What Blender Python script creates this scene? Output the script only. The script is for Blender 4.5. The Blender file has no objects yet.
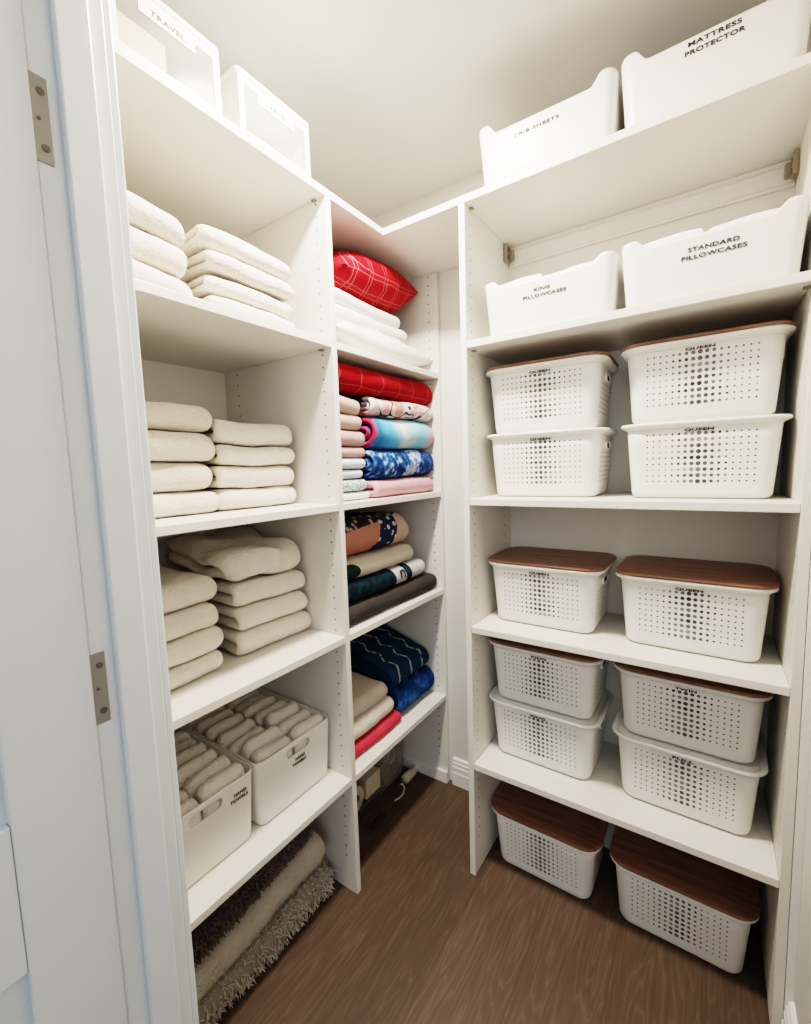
import bpy, bmesh, math, random
from mathutils import Vector, Matrix, noise
scene = bpy.context.scene
COL = scene.collection
PI = math.pi

# ------------------------------------------------------------------ materials
class NT:
    """tiny helper to write node maths compactly"""
    def __init__(s, name):
        s.m = bpy.data.materials.new(name); s.m.use_nodes = True
        s.t = s.m.node_tree; s.n = s.t.nodes; s.b = s.n['Principled BSDF']
    def node(s, typ, **kw):
        n = s.n.new(typ)
        for k, v in kw.items(): setattr(n, k, v)
        return n
    def put(s, sock, v):
        if hasattr(v, 'is_output'): s.t.links.new(v, sock)
        else: sock.default_value = v
    def math(s, op, a, b=0.0, c=0.0):
        n = s.node('ShaderNodeMath', operation=op)
        for i, v in enumerate((a, b, c)): s.put(n.inputs[i], v)
        return n.outputs[0]
    def xyz(s, kind):
        if kind == 'world':
            g = s.node('ShaderNodeNewGeometry').outputs['Position']
        else:
            g = s.node('ShaderNodeTexCoord').outputs['Object']
        sp = s.node('ShaderNodeSeparateXYZ'); s.t.links.new(g, sp.inputs[0])
        return g, sp.outputs[0], sp.outputs[1], sp.outputs[2]
    def comb(s, x, y, z):
        n = s.node('ShaderNodeCombineXYZ')
        for i, v in enumerate((x, y, z)): s.put(n.inputs[i], v)
        return n.outputs[0]
    def noise(s, vec, scale, detail=3, rough=.55, fac=True):
        n = s.node('ShaderNodeTexNoise'); s.t.links.new(vec, n.inputs['Vector'])
        n.inputs['Scale'].default_value = scale; n.inputs['Detail'].default_value = detail
        n.inputs['Roughness'].default_value = rough
        return n.outputs[0] if fac else n.outputs[1]
    def voro(s, vec, scale, out='Color'):
        n = s.node('ShaderNodeTexVoronoi'); s.t.links.new(vec, n.inputs['Vector'])
        n.inputs['Scale'].default_value = scale
        return n.outputs[out]
    def ramp(s, fac, stops, const=False):
        n = s.node('ShaderNodeValToRGB'); s.put(n.inputs[0], fac)
        r = n.color_ramp
        if const: r.interpolation = 'CONSTANT'
        while len(r.elements) > 1: r.elements.remove(r.elements[-1])
        for i, (p, c) in enumerate(stops):
            e = r.elements[0] if i == 0 else r.elements.new(p)
            e.position = p; e.color = (*c, 1)
        return n.outputs[0]
    def mix(s, fac, a, b):
        n = s.node('ShaderNodeMix', data_type='RGBA')
        s.put(n.inputs[0], fac)
        for sock, v in ((n.inputs[6], a), (n.inputs[7], b)):
            s.put(sock, v if hasattr(v, 'is_output') else (*v, 1))
        return n.outputs[2]
    def bump(s, h, strength=.3, dist=.002):
        n = s.node('ShaderNodeBump'); n.inputs['Strength'].default_value = strength
        n.inputs['Distance'].default_value = dist
        s.t.links.new(h, n.inputs['Height']); s.t.links.new(n.outputs[0], s.b.inputs['Normal'])
    def col(s, c): s.put(s.b.inputs['Base Color'], c if hasattr(c, 'is_output') else (*c, 1))
    def rough(s, r): s.put(s.b.inputs['Roughness'], r)

def plain(name, c, r=.5, bump=None, var=.0, metal=0):
    n = NT(name); n.rough(r); n.b.inputs['Metallic'].default_value = metal
    g, x, y, z = n.xyz('object')
    if var:
        f = n.noise(g, 9, 3)
        n.col(n.mix(f, [k*(1-var) for k in c], [min(1, k*(1+var)) for k in c]))
    else: n.col(c)
    if bump: n.bump(n.noise(g, bump[0], 2), bump[1], bump[2] if len(bump) > 2 else .002)
    return n.m

def cloth_mat(name, c, var=.06, scale=420, strength=.5):
    n = NT(name); n.rough(.95); n.b.inputs['Specular IOR Level'].default_value = .15
    g, x, y, z = n.xyz('world')
    n.col(n.mix(n.noise(g, 14, 4), [k*(1-var) for k in c], [min(1, k*(1+var)) for k in c]))
    n.bump(n.math('ADD', n.noise(g, scale, 2), n.math('MULTIPLY', n.noise(g, 60, 3), 1.6)), strength, .0025)
    return n.m

WHITE = (.74, .71, .65)
M = {}
M['wall'] = plain('wall_paint', (.70, .675, .625), .7, (220, .05), .01)
M['ceiling'] = plain('ceiling_paint', (.66, .64, .60), .8, (300, .05), .01)
M['melamine'] = plain('white_melamine', WHITE, .42, (500, .02), .008)
M['trim'] = plain('trim_paint', (.80, .785, .75), .4, (180, .03), .008)
M['door'] = plain('door_paint', (.74, .77, .79), .38, (160, .03), .01)
M['plastic'] = plain('white_plastic', (.80, .78, .735), .32, None, .006)
M['rimplastic'] = plain('basket_plastic', (.82, .805, .765), .36, None, .006)
M['black'] = plain('label_ink', (.025, .023, .022), .6)
M['dark'] = plain('dark_void', (.03, .028, .025), .8)
M['metal'] = plain('brushed_steel', (.30, .285, .26), .42, (300, .1), .05, .55)
M['screw'] = plain('screw_steel', (.16, .14, .12), .4, None, 0, 1)
M['bracket'] = plain('bracket_bronze', (.30, .26, .21), .5, (120, .2), .15, .6)
M['towel'] = cloth_mat('cream_towel', (.76, .70, .615), .08, 210, .9)
M['towel_w'] = cloth_mat('warm_white_towel', (.71, .645, .565), .08, 210, .9)
M['handtowel'] = cloth_mat('hand_towel', (.75, .70, .625), .08, 210, .9)
M['linen'] = cloth_mat('white_linen', (.83, .80, .76), .03, 700, .25)
M['pinkcream'] = cloth_mat('pink_cream_towel', (.56, .41, .365))
M['pinkcream2'] = cloth_mat('dusty_pink_towel', (.52, .335, .315))
M['paleblue'] = cloth_mat('pale_blue_towel', (.62, .67, .73))
M['pinkfluff'] = cloth_mat('pink_fleece', (.70, .38, .43), .12, 260, .9)
M['cream'] = cloth_mat('cream_blanket', (.58, .51, .43))
M['charcoal'] = cloth_mat('charcoal_blanket', (.045, .040, .035), .2)
M['coral'] = cloth_mat('coral_towel', (.52, .045, .075), .45)
M['offwhite'] = cloth_mat('fluffy_offwhite', (.74, .66, .58), .08, 260, .9)
M['rugbeige'] = cloth_mat('beige_rug', (.50, .45, .385), .2, 330, 1)
M['rugbase'] = cloth_mat('rug_backing', (.30, .27, .23), .2, 200, 1)
M['ruglight'] = cloth_mat('shag_light', (.52, .48, .42), .25, 300, .6)
M['rugdark'] = cloth_mat('shag_dark', (.165, .130, .115), .3, 300, .6)
M['rugdarkbase'] = cloth_mat('shag_dark_base', (.07, .055, .05), .3, 300, .6)
M['carton'] = plain('white_carton', (.62, .55, .44), .6, None, .05)
M['cartonbeige'] = plain('beige_carton', (.42, .28, .17), .6, None, .05)
M['greenink'] = plain('grey_ink', (.35, .34, .30), .6)
M['redplastic'] = plain('red_wrap', (.40, .05, .03), .4, None, .1)
M['darkplastic'] = plain('dark_plastic', (.05, .045, .04), .35)
M['light_trim'] = plain('lamp_trim', (.85, .85, .84), .4)

def emis(name, c, s):
    n = NT(name); n.col((1, 1, 1))
    n.put(n.b.inputs['Emission Color'], (*c, 1)); n.b.inputs['Emission Strength'].default_value = s
    return n.m
M['lamp'] = emis('lamp_diffuser', (1, .93, .82), 6)

def clear(name, c, alpha, rough=.15):
    n = NT(name); n.col(c); n.rough(rough); n.b.inputs['Alpha'].default_value = alpha; n.b.inputs['Specular IOR Level'].default_value = .25
    return n.m
M['clear'] = clear('clear_plastic', (.9, .88, .84), .07)
M['frost'] = clear('frosted_plastic', (.88, .86, .80), .72, .35)
M['clear_dark'] = clear('clear_bin_plastic', (.50, .47, .42), .34, .1)

def panel_holes(name, axis, rows):
    n = NT(name); n.rough(.42)
    g, x, y, z = n.xyz('world')
    c = x if axis == 'x' else y
    fz = n.math('SUBTRACT', n.math('MODULO', z, .032), .016)
    tot = None
    for r in rows:
        d = n.math('SUBTRACT', c, r)
        e = n.math('SQRT', n.math('ADD', n.math('MULTIPLY', d, d), n.math('MULTIPLY', fz, fz)))
        h = n.math('LESS_THAN', e, .0027)
        tot = h if tot is None else n.math('MAXIMUM', tot, h)
    tot = n.math('MULTIPLY', tot, n.math('GREATER_THAN', z, .10))
    n.col(n.mix(tot, WHITE, (.06, .05, .045)))
    return n.m
M['panel_l'] = panel_holes('panel_pin_holes_left', 'x', (-.037, -.412))
M['panel_r'] = panel_holes('panel_pin_holes_right', 'y', (.033, .265))

def basket_mat():
    n = NT('perforated_plastic'); n.rough(.36)
    g, x, y, z = n.xyz('object')
    base = (.82, .805, .765)
    pitch, pz, z0, z1 = .013, .0138, .0415, .0415+8*.0138
    zr = n.math('ADD', z, -z0)
    ix = n.math('ROUND', n.math('DIVIDE', x, pitch)); iz = n.math('ROUND', n.math('DIVIDE', zr, pz))
    dx = n.math('SUBTRACT', x, n.math('MULTIPLY', ix, pitch))
    dz = n.math('SUBTRACT', zr, n.math('MULTIPLY', iz, pz))
    d = n.math('SQRT', n.math('ADD', n.math('MULTIPLY', dx, dx), n.math('MULTIPLY', dz, dz)))
    ax = n.math('ABSOLUTE', ix)
    # radius: big in the middle columns, small outside
    rad = n.math('MAXIMUM', .0021, n.math('SUBTRACT', .0049, n.math('MULTIPLY', ax, .00058)))
    hole = n.math('LESS_THAN', d, rad)
    inx = n.math('LESS_THAN', ax, 8.5)
    inz = n.math('MULTIPLY', n.math('GREATER_THAN', iz, -.5), n.math('LESS_THAN', iz, 8.5))
    # front and back walls only (side walls lie beyond |x| of the grid anyway)
    hole = n.math('MULTIPLY', hole, n.math('MULTIPLY', inx, inz))
    oi = n.node('ShaderNodeObjectInfo')
    cell = n.node('ShaderNodeVectorMath', operation='ADD')
    n.t.links.new(n.comb(n.math('MULTIPLY', ix, .5), 0, n.math('MULTIPLY', iz, 1.7)), cell.inputs[0])
    v2 = n.node('ShaderNodeVectorMath', operation='SCALE'); n.t.links.new(oi.outputs['Location'], v2.inputs[0]); v2.inputs['Scale'].default_value = 13.0
    n.t.links.new(v2.outputs[0], cell.inputs[1])
    f = n.noise(cell.outputs[0], .35, 2)
    dark = n.ramp(f, [(.36, (.022, .02, .018)), (.50, (.09, .085, .08)), (.68, (.30, .285, .265))])
    # side slots and pierced side grip
    sx = n.math('GREATER_THAN', n.math('ABSOLUTE', x), .128)
    fz = n.math('ABSOLUTE', n.math('SUBTRACT', n.math('FRACT', n.math('DIVIDE', z, .0125)), .5))
    fy = n.math('ABSOLUTE', n.math('SUBTRACT', n.math('FRACT', n.math('DIVIDE', n.math('ADD', y, .2), .03)), .5))
    slot = n.math('MULTIPLY', n.math('LESS_THAN', fz, .14), n.math('LESS_THAN', fy, .36))
    rng = n.math('MULTIPLY', n.math('GREATER_THAN', z, .035), n.math('LESS_THAN', z, .125))
    slot = n.math('MULTIPLY', n.math('MULTIPLY', slot, sx), n.math('MULTIPLY', rng, n.math('LESS_THAN', n.math('ABSOLUTE', y), .078)))
    c = n.mix(hole, base, dark)
    c = n.mix(slot, c, (.42, .40, .37))
    n.col(c)
    return n.m
M['basket'] = basket_mat()

def wood(name, c1, c2, c3, along, sc, rough=.45):
    n = NT(name); n.rough(rough)
    g, x, y, z = n.xyz('object')
    v = n.comb(n.math('MULTIPLY', x, 1 if along == 'x' else 14), n.math('MULTIPLY', y, 14 if along == 'x' else 1), z)
    f = n.noise(v, sc, 5, .6)
    n.col(n.ramp(f, [(.30, c1), (.5, c2), (.72, c3)]))
    n.bump(f, .15, .001)
    return n.m
M['lid_wood'] = wood('brown_wood_lid', (.135, .062, .036), (.235, .118, .075), (.34, .190, .130), 'x', 7)

def floor_mat():
    n = NT('oak_floor'); n.rough(.5)
    g, x, y, z = n.xyz('world')
    W = .19
    px = n.math('DIVIDE', n.math('ADD', x, 5.03), W)
    ip = n.math('FLOOR', px); fp = n.math('FRACT', px)
    yo = n.math('ADD', y, n.math('MULTIPLY', ip, .73))
    iy = n.math('FLOOR', n.math('DIVIDE', yo, 1.3)); fy = n.math('FRACT', n.math('DIVIDE', yo, 1.3))
    wn = n.node('ShaderNodeTexWhiteNoise'); n.t.links.new(n.comb(ip, iy, 0), wn.inputs['Vector'])
    v = n.comb(n.math('MULTIPLY', x, 9), n.math('ADD', n.math('MULTIPLY', y, .9), n.math('MULTIPLY', wn.outputs['Value'], 40)), wn.outputs['Value'])
    big = n.noise(v, 2.2, 2, .5)
    rings = n.math('FRACT', n.math('MULTIPLY', big, 11))
    ringl = n.math('POWER', n.math('ABSOLUTE', n.math('SUBTRACT', n.math('MULTIPLY', rings, 2), 1)), 3)
    fine = n.noise(n.comb(n.math('MULTIPLY', x, 40), n.math('MULTIPLY', y, 2.2), 0), 3, 4, .6)
    t = n.math('ADD', n.math('MULTIPLY', fine, .58), n.math('MULTIPLY', ringl, .24))
    t = n.math('ADD', t, n.math('MULTIPLY', wn.outputs['Value'], .22))
    c = n.ramp(t, [(.28, (.068, .043, .027)), (.52, (.098, .063, .040)), (.80, (.135, .091, .060))])
    seam = n.math('MAXIMUM', n.math('LESS_THAN', n.math('ABSOLUTE', n.math('SUBTRACT', fp, .5)), 2), 0)
    e = n.math('MINIMUM', fp, n.math('SUBTRACT', 1, fp)); ey = n.math('MINIMUM', fy, n.math('SUBTRACT', 1, fy))
    sm = n.math('MAXIMUM', n.math('LESS_THAN', e, .008), n.math('LESS_THAN', ey, .0012))
    n.col(n.mix(n.math('MULTIPLY', sm, .6), c, (.06, .035, .02)))
    n.bump(t, .12, .001)
    return n.m
M['floor'] = floor_mat()

# patterned textiles -------------------------------------------------------
def pat(name, fn, rough=.95):
    n = NT(name); n.rough(rough); n.b.inputs['Specular IOR Level'].default_value = .15
    g, x, y, z = n.xyz('world')
    n.col(fn(n, g, x, y, z))
    n.bump(n.math('ADD', n.noise(g, 380, 2), n.noise(g, 60, 3)), .5, .0025)
    return n.m
def line(n, v, pitch, w, off=0):
    f = n.math('FRACT', n.math('DIVIDE', n.math('ADD', v, 10+off), pitch))
    return n.math('LESS_THAN', n.math('ABSOLUTE', n.math('SUBTRACT', f, .5)), w)
def redcushion(n, g, x, y, z):
    w = n.math('MULTIPLY', n.noise(g, 12, 2), .03)
    a = n.math('MAXIMUM', line(n, n.math('ADD', y, w), .075, .022), line(n, n.math('ADD', y, w), .075, .02, .014))
    b = n.math('MAXIMUM', line(n, n.math('ADD', n.math('ADD', x, z), w), .085, .02), line(n, n.math('ADD', n.math('ADD', x, z), w), .085, .018, .018))
    l = n.math('MAXIMUM', a, b)
    l = n.math('MULTIPLY', l, n.math('MULTIPLY', n.noise(g, 30, 2), .75))
    base = n.mix(n.noise(g, 16, 3), (.30, .003, .008), (.44, .010, .020))
    return n.mix(l, base, (.55, .24, .25))
M['redcushion'] = pat('red_silver_check', redcushion, .75)
def redplaid(n, g, x, y, z):
    w = n.math('MULTIPLY', n.noise(g, 10, 2), .05)
    l = n.math('MAXIMUM', line(n, n.math('ADD', y, w), .095, .012), line(n, n.math('ADD', n.math('ADD', x, z), w), .07, .014))
    base = n.mix(n.noise(g, 18, 3), (.20, .003, .005), (.36, .006, .012))
    return n.mix(n.math('MULTIPLY', l, .6), base, (.48, .18, .18))
M['redplaid'] = pat('red_check_fleece', redplaid)
def pinkprint(n, g, x, y, z):
    f = n.noise(g, 13, 1)
    base = n.ramp(f, [(0, (.62, .30, .28)), (.40, (.80, .55, .52)), (.52, (.86, .82, .78)), (.60, (.80, .55, .54))], True)
    ln = n.math('LESS_THAN', n.math('ABSOLUTE', n.math('SUBTRACT', n.noise(g, 9, 1), .52)), .012)
    blob = n.math('GREATER_THAN', n.noise(g, 17, 0), .66)
    return n.mix(n.math('MAXIMUM', ln, blob), base, (.06, .045, .045))
M['pinkprint'] = pat('pink_white_print', pinkprint)
def blueprint(n, g, x, y, z):
    yy = n.math('ADD', y, n.math('MULTIPLY', n.math('SUBTRACT', n.noise(g, 9, 2), .5), .16))
    f = n.math('DIVIDE', n.math('ADD', yy, .06), .46)
    return n.ramp(f, [(0, (.50, .03, .06)), (.045, (.04, .16, .38)), (.16, (.10, .40, .68)), (.26, (.16, .50, .74)), (.36, (.72, .78, .76)), (.46, (.42, .66, .72)), (.58, (.30, .62, .76)), (.74, (.22, .60, .76)), (.84, (.72, .30, .34)), (.92, (.38, .68, .78))])
M['blueprint'] = pat('sky_blue_print', blueprint)
def navyprint(n, g, x, y, z):
    f = n.noise(g, 42, 3)
    base = n.ramp(f, [(.40, (.010, .028, .10)), (.5, (.025, .08, .26)), (.57, (.07, .20, .45)), (.62, (.36, .52, .66))])
    band = n.math('LESS_THAN', n.math('ABSOLUTE', n.math('SUBTRACT', n.math('SUBTRACT', y, n.math('MULTIPLY', n.math('SUBTRACT', z, 1.24), .5)), .15)), .028)
    sp = n.ramp(n.noise(g, 70, 2), [(.42, (.10, .20, .42)), (.55, (.50, .53, .60))])
    c = n.mix(band, base, sp)
    right = n.math('GREATER_THAN', n.math('SUBTRACT', y, n.math('MULTIPLY', n.math('SUBTRACT', z, 1.24), .5)), .20)
    return n.mix(n.math('MULTIPLY', right, .8), c, (.014, .045, .17))
M['navyprint'] = pat('navy_print', navyprint)
def tealweave(n, g, x, y, z):
    f = n.voro(g, 130, 'Distance')
    return n.ramp(f, [(.2, (.10, .17, .19)), (.45, (.40, .52, .52)), (.7, (.70, .74, .70))])
M['tealweave'] = pat('teal_speckle', tealweave)
def peachprint(n, g, x, y, z):
    yy = n.math('ADD', y, n.math('MULTIPLY', n.math('SUBTRACT', n.noise(g, 9, 2), .5), .07))
    # peach front left, navy snowflake panel across the middle and top, cream on the right
    s = n.math('ADD', yy, n.math('MULTIPLY', n.math('SUBTRACT', z, 1.06), -.25))
    dots = n.math('LESS_THAN', n.voro(g, 38, 'Distance'), .33)
    navy = n.mix(dots, (.018, .03, .075), (.52, .50, .48))
    c = n.mix(n.math('GREATER_THAN', s, .005), (.42, .19, .145), navy)
    c = n.mix(n.math('GREATER_THAN', s, .105), c, (.50, .38, .30))
    top = n.math('GREATER_THAN', n.math('ADD', z, n.math('MULTIPLY', yy, -.10)), 1.098)
    return n.mix(top, c, n.mix(dots, (.030, .022, .022), (.34, .26, .22)))
M['peachprint'] = pat('peach_navy_print', peachprint)
def teamprint(n, g, x, y, z):
    f = n.math('ADD', y, n.math('MULTIPLY', z, .25))
    c = n.ramp(n.noise(g, 40, 2), [(.42, (.004, .010, .016)), (.58, (.007, .027, .042))])
    a = n.math('MULTIPLY', n.math('GREATER_THAN', f, .292), n.math('LESS_THAN', f, .352))
    b = n.math('GREATER_THAN', f, .388)
    return n.mix(n.math('MAXIMUM', a, b), c, (.50, .50, .49))
M['teamprint'] = pat('navy_silver_stripe', teamprint)
def creamend(n, g, x, y, z):
    a = n.math('DIVIDE', n.math('ADD', y, .152), .048); b = n.math('DIVIDE', n.math('SUBTRACT', z, .956), .030)
    d = n.math('ADD', n.math('MULTIPLY', a, a), n.math('MULTIPLY', b, b))
    return n.mix(n.math('LESS_THAN', d, 1), n.mix(n.noise(g, 20, 3), (.50, .44, .365), (.60, .53, .45)), (.012, .028, .022))
M['creamend'] = pat('cream_dark_end', creamend)
def zigzag(n, g, x, y, z):
    t = n.math('MULTIPLY', n.math('ABSOLUTE', n.math('SUBTRACT', n.math('FRACT', n.math('DIVIDE', n.math('ADD', x, 5), .075)), .5)), .05)
    p = n.math('FRACT', n.math('DIVIDE', n.math('ADD', n.math('ADD', y, 5), t), .078))
    l = n.math('LESS_THAN', n.math('ABSOLUTE', n.math('SUBTRACT', p, .5)), .06)
    l = n.math('MULTIPLY', l, n.math('GREATER_THAN', n.noise(g, 60, 2), .42))
    base = n.mix(n.noise(g, 30, 3), (.006, .026, .07), (.012, .055, .125))
    return n.mix(n.math('MULTIPLY', l, .8), base, (.42, .50, .52))
M['zigzag'] = pat('navy_zigzag', zigzag)
def bluetowel(n, g, x, y, z):
    return n.ramp(n.noise(g, 20, 3), [(.40, (.006, .028, .10)), (.56, (.012, .06, .20)), (.66, (.035, .14, .36))])
M['bluetowel'] = pat('cobalt_towel', bluetowel)

# ------------------------------------------------------------------ helpers
def obj(name, bm, m, parent=None, smooth=False, bevel=0, loc=None):
    me = bpy.data.meshes.new(name)
    bm.normal_update(); bm.to_mesh(me); bm.free()
    o = bpy.data.objects.new(name, me); COL.objects.link(o)
    me.materials.append(M[m] if isinstance(m, str) else m)
    if smooth:
        for p in me.polygons: p.use_smooth = True
    if bevel:
        b = o.modifiers.new('Bevel', 'BEVEL'); b.width = bevel; b.segments = 2; b.limit_method = 'ANGLE'
    if loc: o.location = loc
    if parent: o.parent = parent
    return o
def tag(o, label=None, cat=None, group=None, kind=None):
    if label: o['label'] = label
    if cat: o['category'] = cat
    if group: o['group'] = group
    if kind: o['kind'] = kind
    return o
def thing(name, label, cat, loc=(0, 0, 0), rz=0, group=None):
    o = bpy.data.objects.new(name, None); COL.objects.link(o)
    o.location = loc; o.rotation_euler = (0, 0, rz); o.empty_display_size = .05
    return tag(o, label, cat, group)
def add_box(bm, x0, x1, y0, y1, z0, z1):
    v = [bm.verts.new((x, y, z)) for z in (z0, z1) for x, y in ((x0, y0), (x1, y0), (x1, y1), (x0, y1))]
    for f in ((3, 2, 1, 0), (4, 5, 6, 7), (0, 1, 5, 4), (1, 2, 6, 5), (2, 3, 7, 6), (3, 0, 4, 7)):
        bm.faces.new([v[i] for i in f])
def boxo(name, b, m, parent=None, bevel=.0015, org=None):
    o_ = org or (0, 0, 0)
    bm = bmesh.new(); add_box(bm, b[0]-o_[0], b[1]-o_[0], b[2]-o_[1], b[3]-o_[1], b[4]-o_[2], b[5]-o_[2])
    return obj(name, bm, m, parent, bevel=bevel)
def struct(name, b, m, bevel=0):
    return tag(boxo(name, b, m, bevel=bevel), kind='structure')
def cyl(bm, c, r, h, axis='z', n=24, r2=None):
    r2 = r if r2 is None else r2
    R = {'z': Matrix(), 'x': Matrix.Rotation(PI/2, 4, 'Y'), 'y': Matrix.Rotation(-PI/2, 4, 'X')}[axis]
    bmesh.ops.create_cone(bm, cap_ends=True, segments=n, radius1=r, radius2=r2, depth=h, matrix=Matrix.Translation(c) @ R)
def tube(bm, pts, r, n=8):
    rings = []
    for i, p in enumerate(pts):
        p = Vector(p); d = (Vector(pts[min(i+1, len(pts)-1)])-Vector(pts[max(i-1, 0)])).normalized()
        a = d.orthogonal().normalized(); b = d.cross(a)
        if rings:
            a = (prev - d*prev.dot(d)).normalized(); b = d.cross(a)
        prev = a
        rr = r[i] if isinstance(r, (list, tuple)) else r
        rings.append([bm.verts.new(p+(a*math.cos(2*PI*k/n)+b*math.sin(2*PI*k/n))*rr) for k in range(n)])
    for q, w in zip(rings, rings[1:]):
        for k in range(n): bm.faces.new((q[k], q[(k+1) % n], w[(k+1) % n], w[k]))
    bm.faces.new(rings[0][::-1]); bm.faces.new(rings[-1])
def rrect(w, d, r, n=7):
    out = []
    for cx, cy, a0 in ((w/2-r, -d/2+r, -PI/2), (w/2-r, d/2-r, 0), (-w/2+r, d/2-r, PI/2), (-w/2+r, -d/2+r, PI)):
        for k in range(n+1):
            a = a0+PI/2*k/n
            out.append((cx+r*math.cos(a), cy+r*math.sin(a)))
    return out
def loft(bm, rings, cap0=True, cap1=True):
    vs = [[bm.verts.new(p) for p in ring] for ring in rings]
    n = len(vs[0])
    for a, b in zip(vs, vs[1:]):
        for k in range(n): bm.faces.new((a[k], a[(k+1) % n], b[(k+1) % n], b[k]))
    if cap0: bm.faces.new(vs[0][::-1])
    if cap1: bm.faces.new(vs[-1])
def lerp(a, b, t): return a+(b-a)*t

def text_mesh(s, size, sx=1.25, depth=.0004, bold=.0):
    cu = bpy.data.curves.new('lettering', 'FONT'); cu.body = s; cu.size = size
    cu.align_x = 'CENTER'; cu.align_y = 'CENTER'; cu.extrude = depth; cu.offset = bold
    cu.space_character = 1.08; cu.resolution_u = 4
    o = bpy.data.objects.new('lettering', cu); COL.objects.link(o)
    dg = bpy.context.evaluated_depsgraph_get()
    me = bpy.data.meshes.new_from_object(o.evaluated_get(dg))
    bpy.data.objects.remove(o); bpy.data.curves.remove(cu)
    for v in me.vertices: v.co.x *= sx
    me.materials.clear(); me.materials.append(M['black'])
    return me
def lettering(s, size, parent, mat4, width=None, sx=1.25, bold=.0002, name='lettering'):
    me = text_mesh(s, size, sx, bold=bold)
    if width:
        w = max(v.co.x for v in me.vertices)-min(v.co.x for v in me.vertices)
        for v in me.vertices: v.co.x *= width/w
    me.transform(mat4)
    o = bpy.data.objects.new(name, me); COL.objects.link(o); o.parent = parent
    return o
FRONT_Y = Matrix.Rotation(PI/2, 4, 'X')                         # text facing -y
FRONT_X = Matrix.Rotation(PI/2, 4, 'Z') @ Matrix.Rotation(PI/2, 4, 'X')   # text facing +x

# ------------------------------------------------------------------ dimensions
zT, z1, z2, z3, z4 = 1.997, 1.618, 1.181, .8035, .373
ts = .0193; pt = .018
YA = -.246                      # face of the panel between the wide bay and the corner bay
XR0, XR1 = .254, .9876          # right-hand unit: outer left, inner right
YW = .338; XL = -.50; XW = 1.022; ZC = 2.26
YD0, YD1 = -.932, -.846         # wall with the doorway
XJ = .20

# ------------------------------------------------------------------ room
struct('floor', (-3, 3.2, -4.5, .6, -.06, 0), 'floor')
struct('ceiling', (XL-.1, XW+.1, YD1, YW+.1, ZC, ZC+.08), 'ceiling')
struct('wall_back', (XL-.1, XW+.1, YW, YW+.1, 0, ZC), 'wall')
struct('wall_left', (XL-.1, XL, YD1, YW, 0, ZC), 'wall')
struct('wall_right', (XW, XW+.1, YD1, YW, 0, ZC), 'wall')
bm = bmesh.new()
out = [(-2.5, 0), (XJ-.018, 0), (XJ-.018, 2.05), (.978, 2.05), (.978, 0), (2.6, 0), (2.6, 2.6), (-2.5, 2.6)]
fa = [bm.verts.new((x, YD0+.012, z)) for x, z in out]; fb = [bm.verts.new((x, YD1-.012, z)) for x, z in out]
bm.faces.new(fa); bm.faces.new(fb[::-1])
for k in range(8): bm.faces.new((fa[(k+1) % 8], fa[k], fb[k], fb[(k+1) % 8]))
bmesh.ops.recalc_face_normals(bm, faces=bm.faces)
tag(obj('wall_front', bm, 'wall'), kind='structure')
# baseboards (tall three-step profile by the far wall, low one under the corner shelves)
def baseboard(name, prof, a, b, axis):
    # prof: (offset from wall, z) outline; runs along axis from a to b
    bm = bmesh.new(); e = []
    for t in (a, b):
        e.append([bm.verts.new((t, YW-o, z) if axis == 'x' else (XW-o, t, z)) for o, z in prof])
    for k in range(len(prof)-1):
        bm.faces.new((e[0][k], e[1][k], e[1][k+1], e[0][k+1]))
    bm.faces.new(e[0]); bm.faces.new(e[1][::-1])
    bmesh.ops.recalc_face_normals(bm, faces=bm.faces)
    return tag(obj(name, bm, 'trim'), kind='structure')
prof = [(0, 0), (.019, 0), (.019, .052), (.0165, .056), (.0165, .074), (.0135, .078), (.0135, .090), (.010, .0935), (.010, .103), (.004, .108), (0, .108)]
baseboard('baseboard_back', prof, .019, XR0-.001, 'x')
bm = bmesh.new(); add_box(bm, -.478, .0, .307, .3195, 0, .050); tag(obj('baseboard_left', bm, 'trim', bevel=.003), kind='structure')
baseboard('baseboard_right', prof, YD1, -.0025, 'y')
# door jamb with stop, hinges and closet-side casing
jl = tag(boxo('trim_1', (XJ-.018, XJ, YD0, YD1, 0, 2.05), 'door', bevel=.002), 'white left door jamb with a raised stop and two steel hinges', kind='structure')
boxo('door_stop', (XJ, XJ+.011, -.905, -.867, 0, 2.04), 'door', jl, .0025)
boxo('casing', (XJ-.085, XJ-.004, YD1, YD1+.012, 0, 2.12), 'door', jl, .003)
for zc in (1.679, 1.006):
    h = boxo('hinge', (XJ-.0005, XJ+.0016, -.9335, -.9155, zc-.0465, zc+.0465), 'metal', jl, .0004)
    for dz, yy in ((-.030, -.9225), (.030, -.9225), (0, -.9265)):
        bm = bmesh.new(); cyl(bm, (XJ+.0016, yy, zc+dz), .0042 if dz else .002, .0016, 'x', 14)
        obj('screw', bm, 'screw', h)
jr = tag(boxo('trim_2', (.96, .978, YD0, YD1, 0, 2.05), 'door', bevel=.002), kind='structure')
tag(boxo('trim_3', (XJ, .96, YD0, YD1, 2.032, 2.05), 'door', bevel=.002), kind='structure')
# scribe strip closing the gap between right unit and side wall
tag(boxo('trim_4', (1.0066, XW, -.002, .018, 0, zT-ts), 'trim', bevel=.001), kind='structure')
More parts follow.
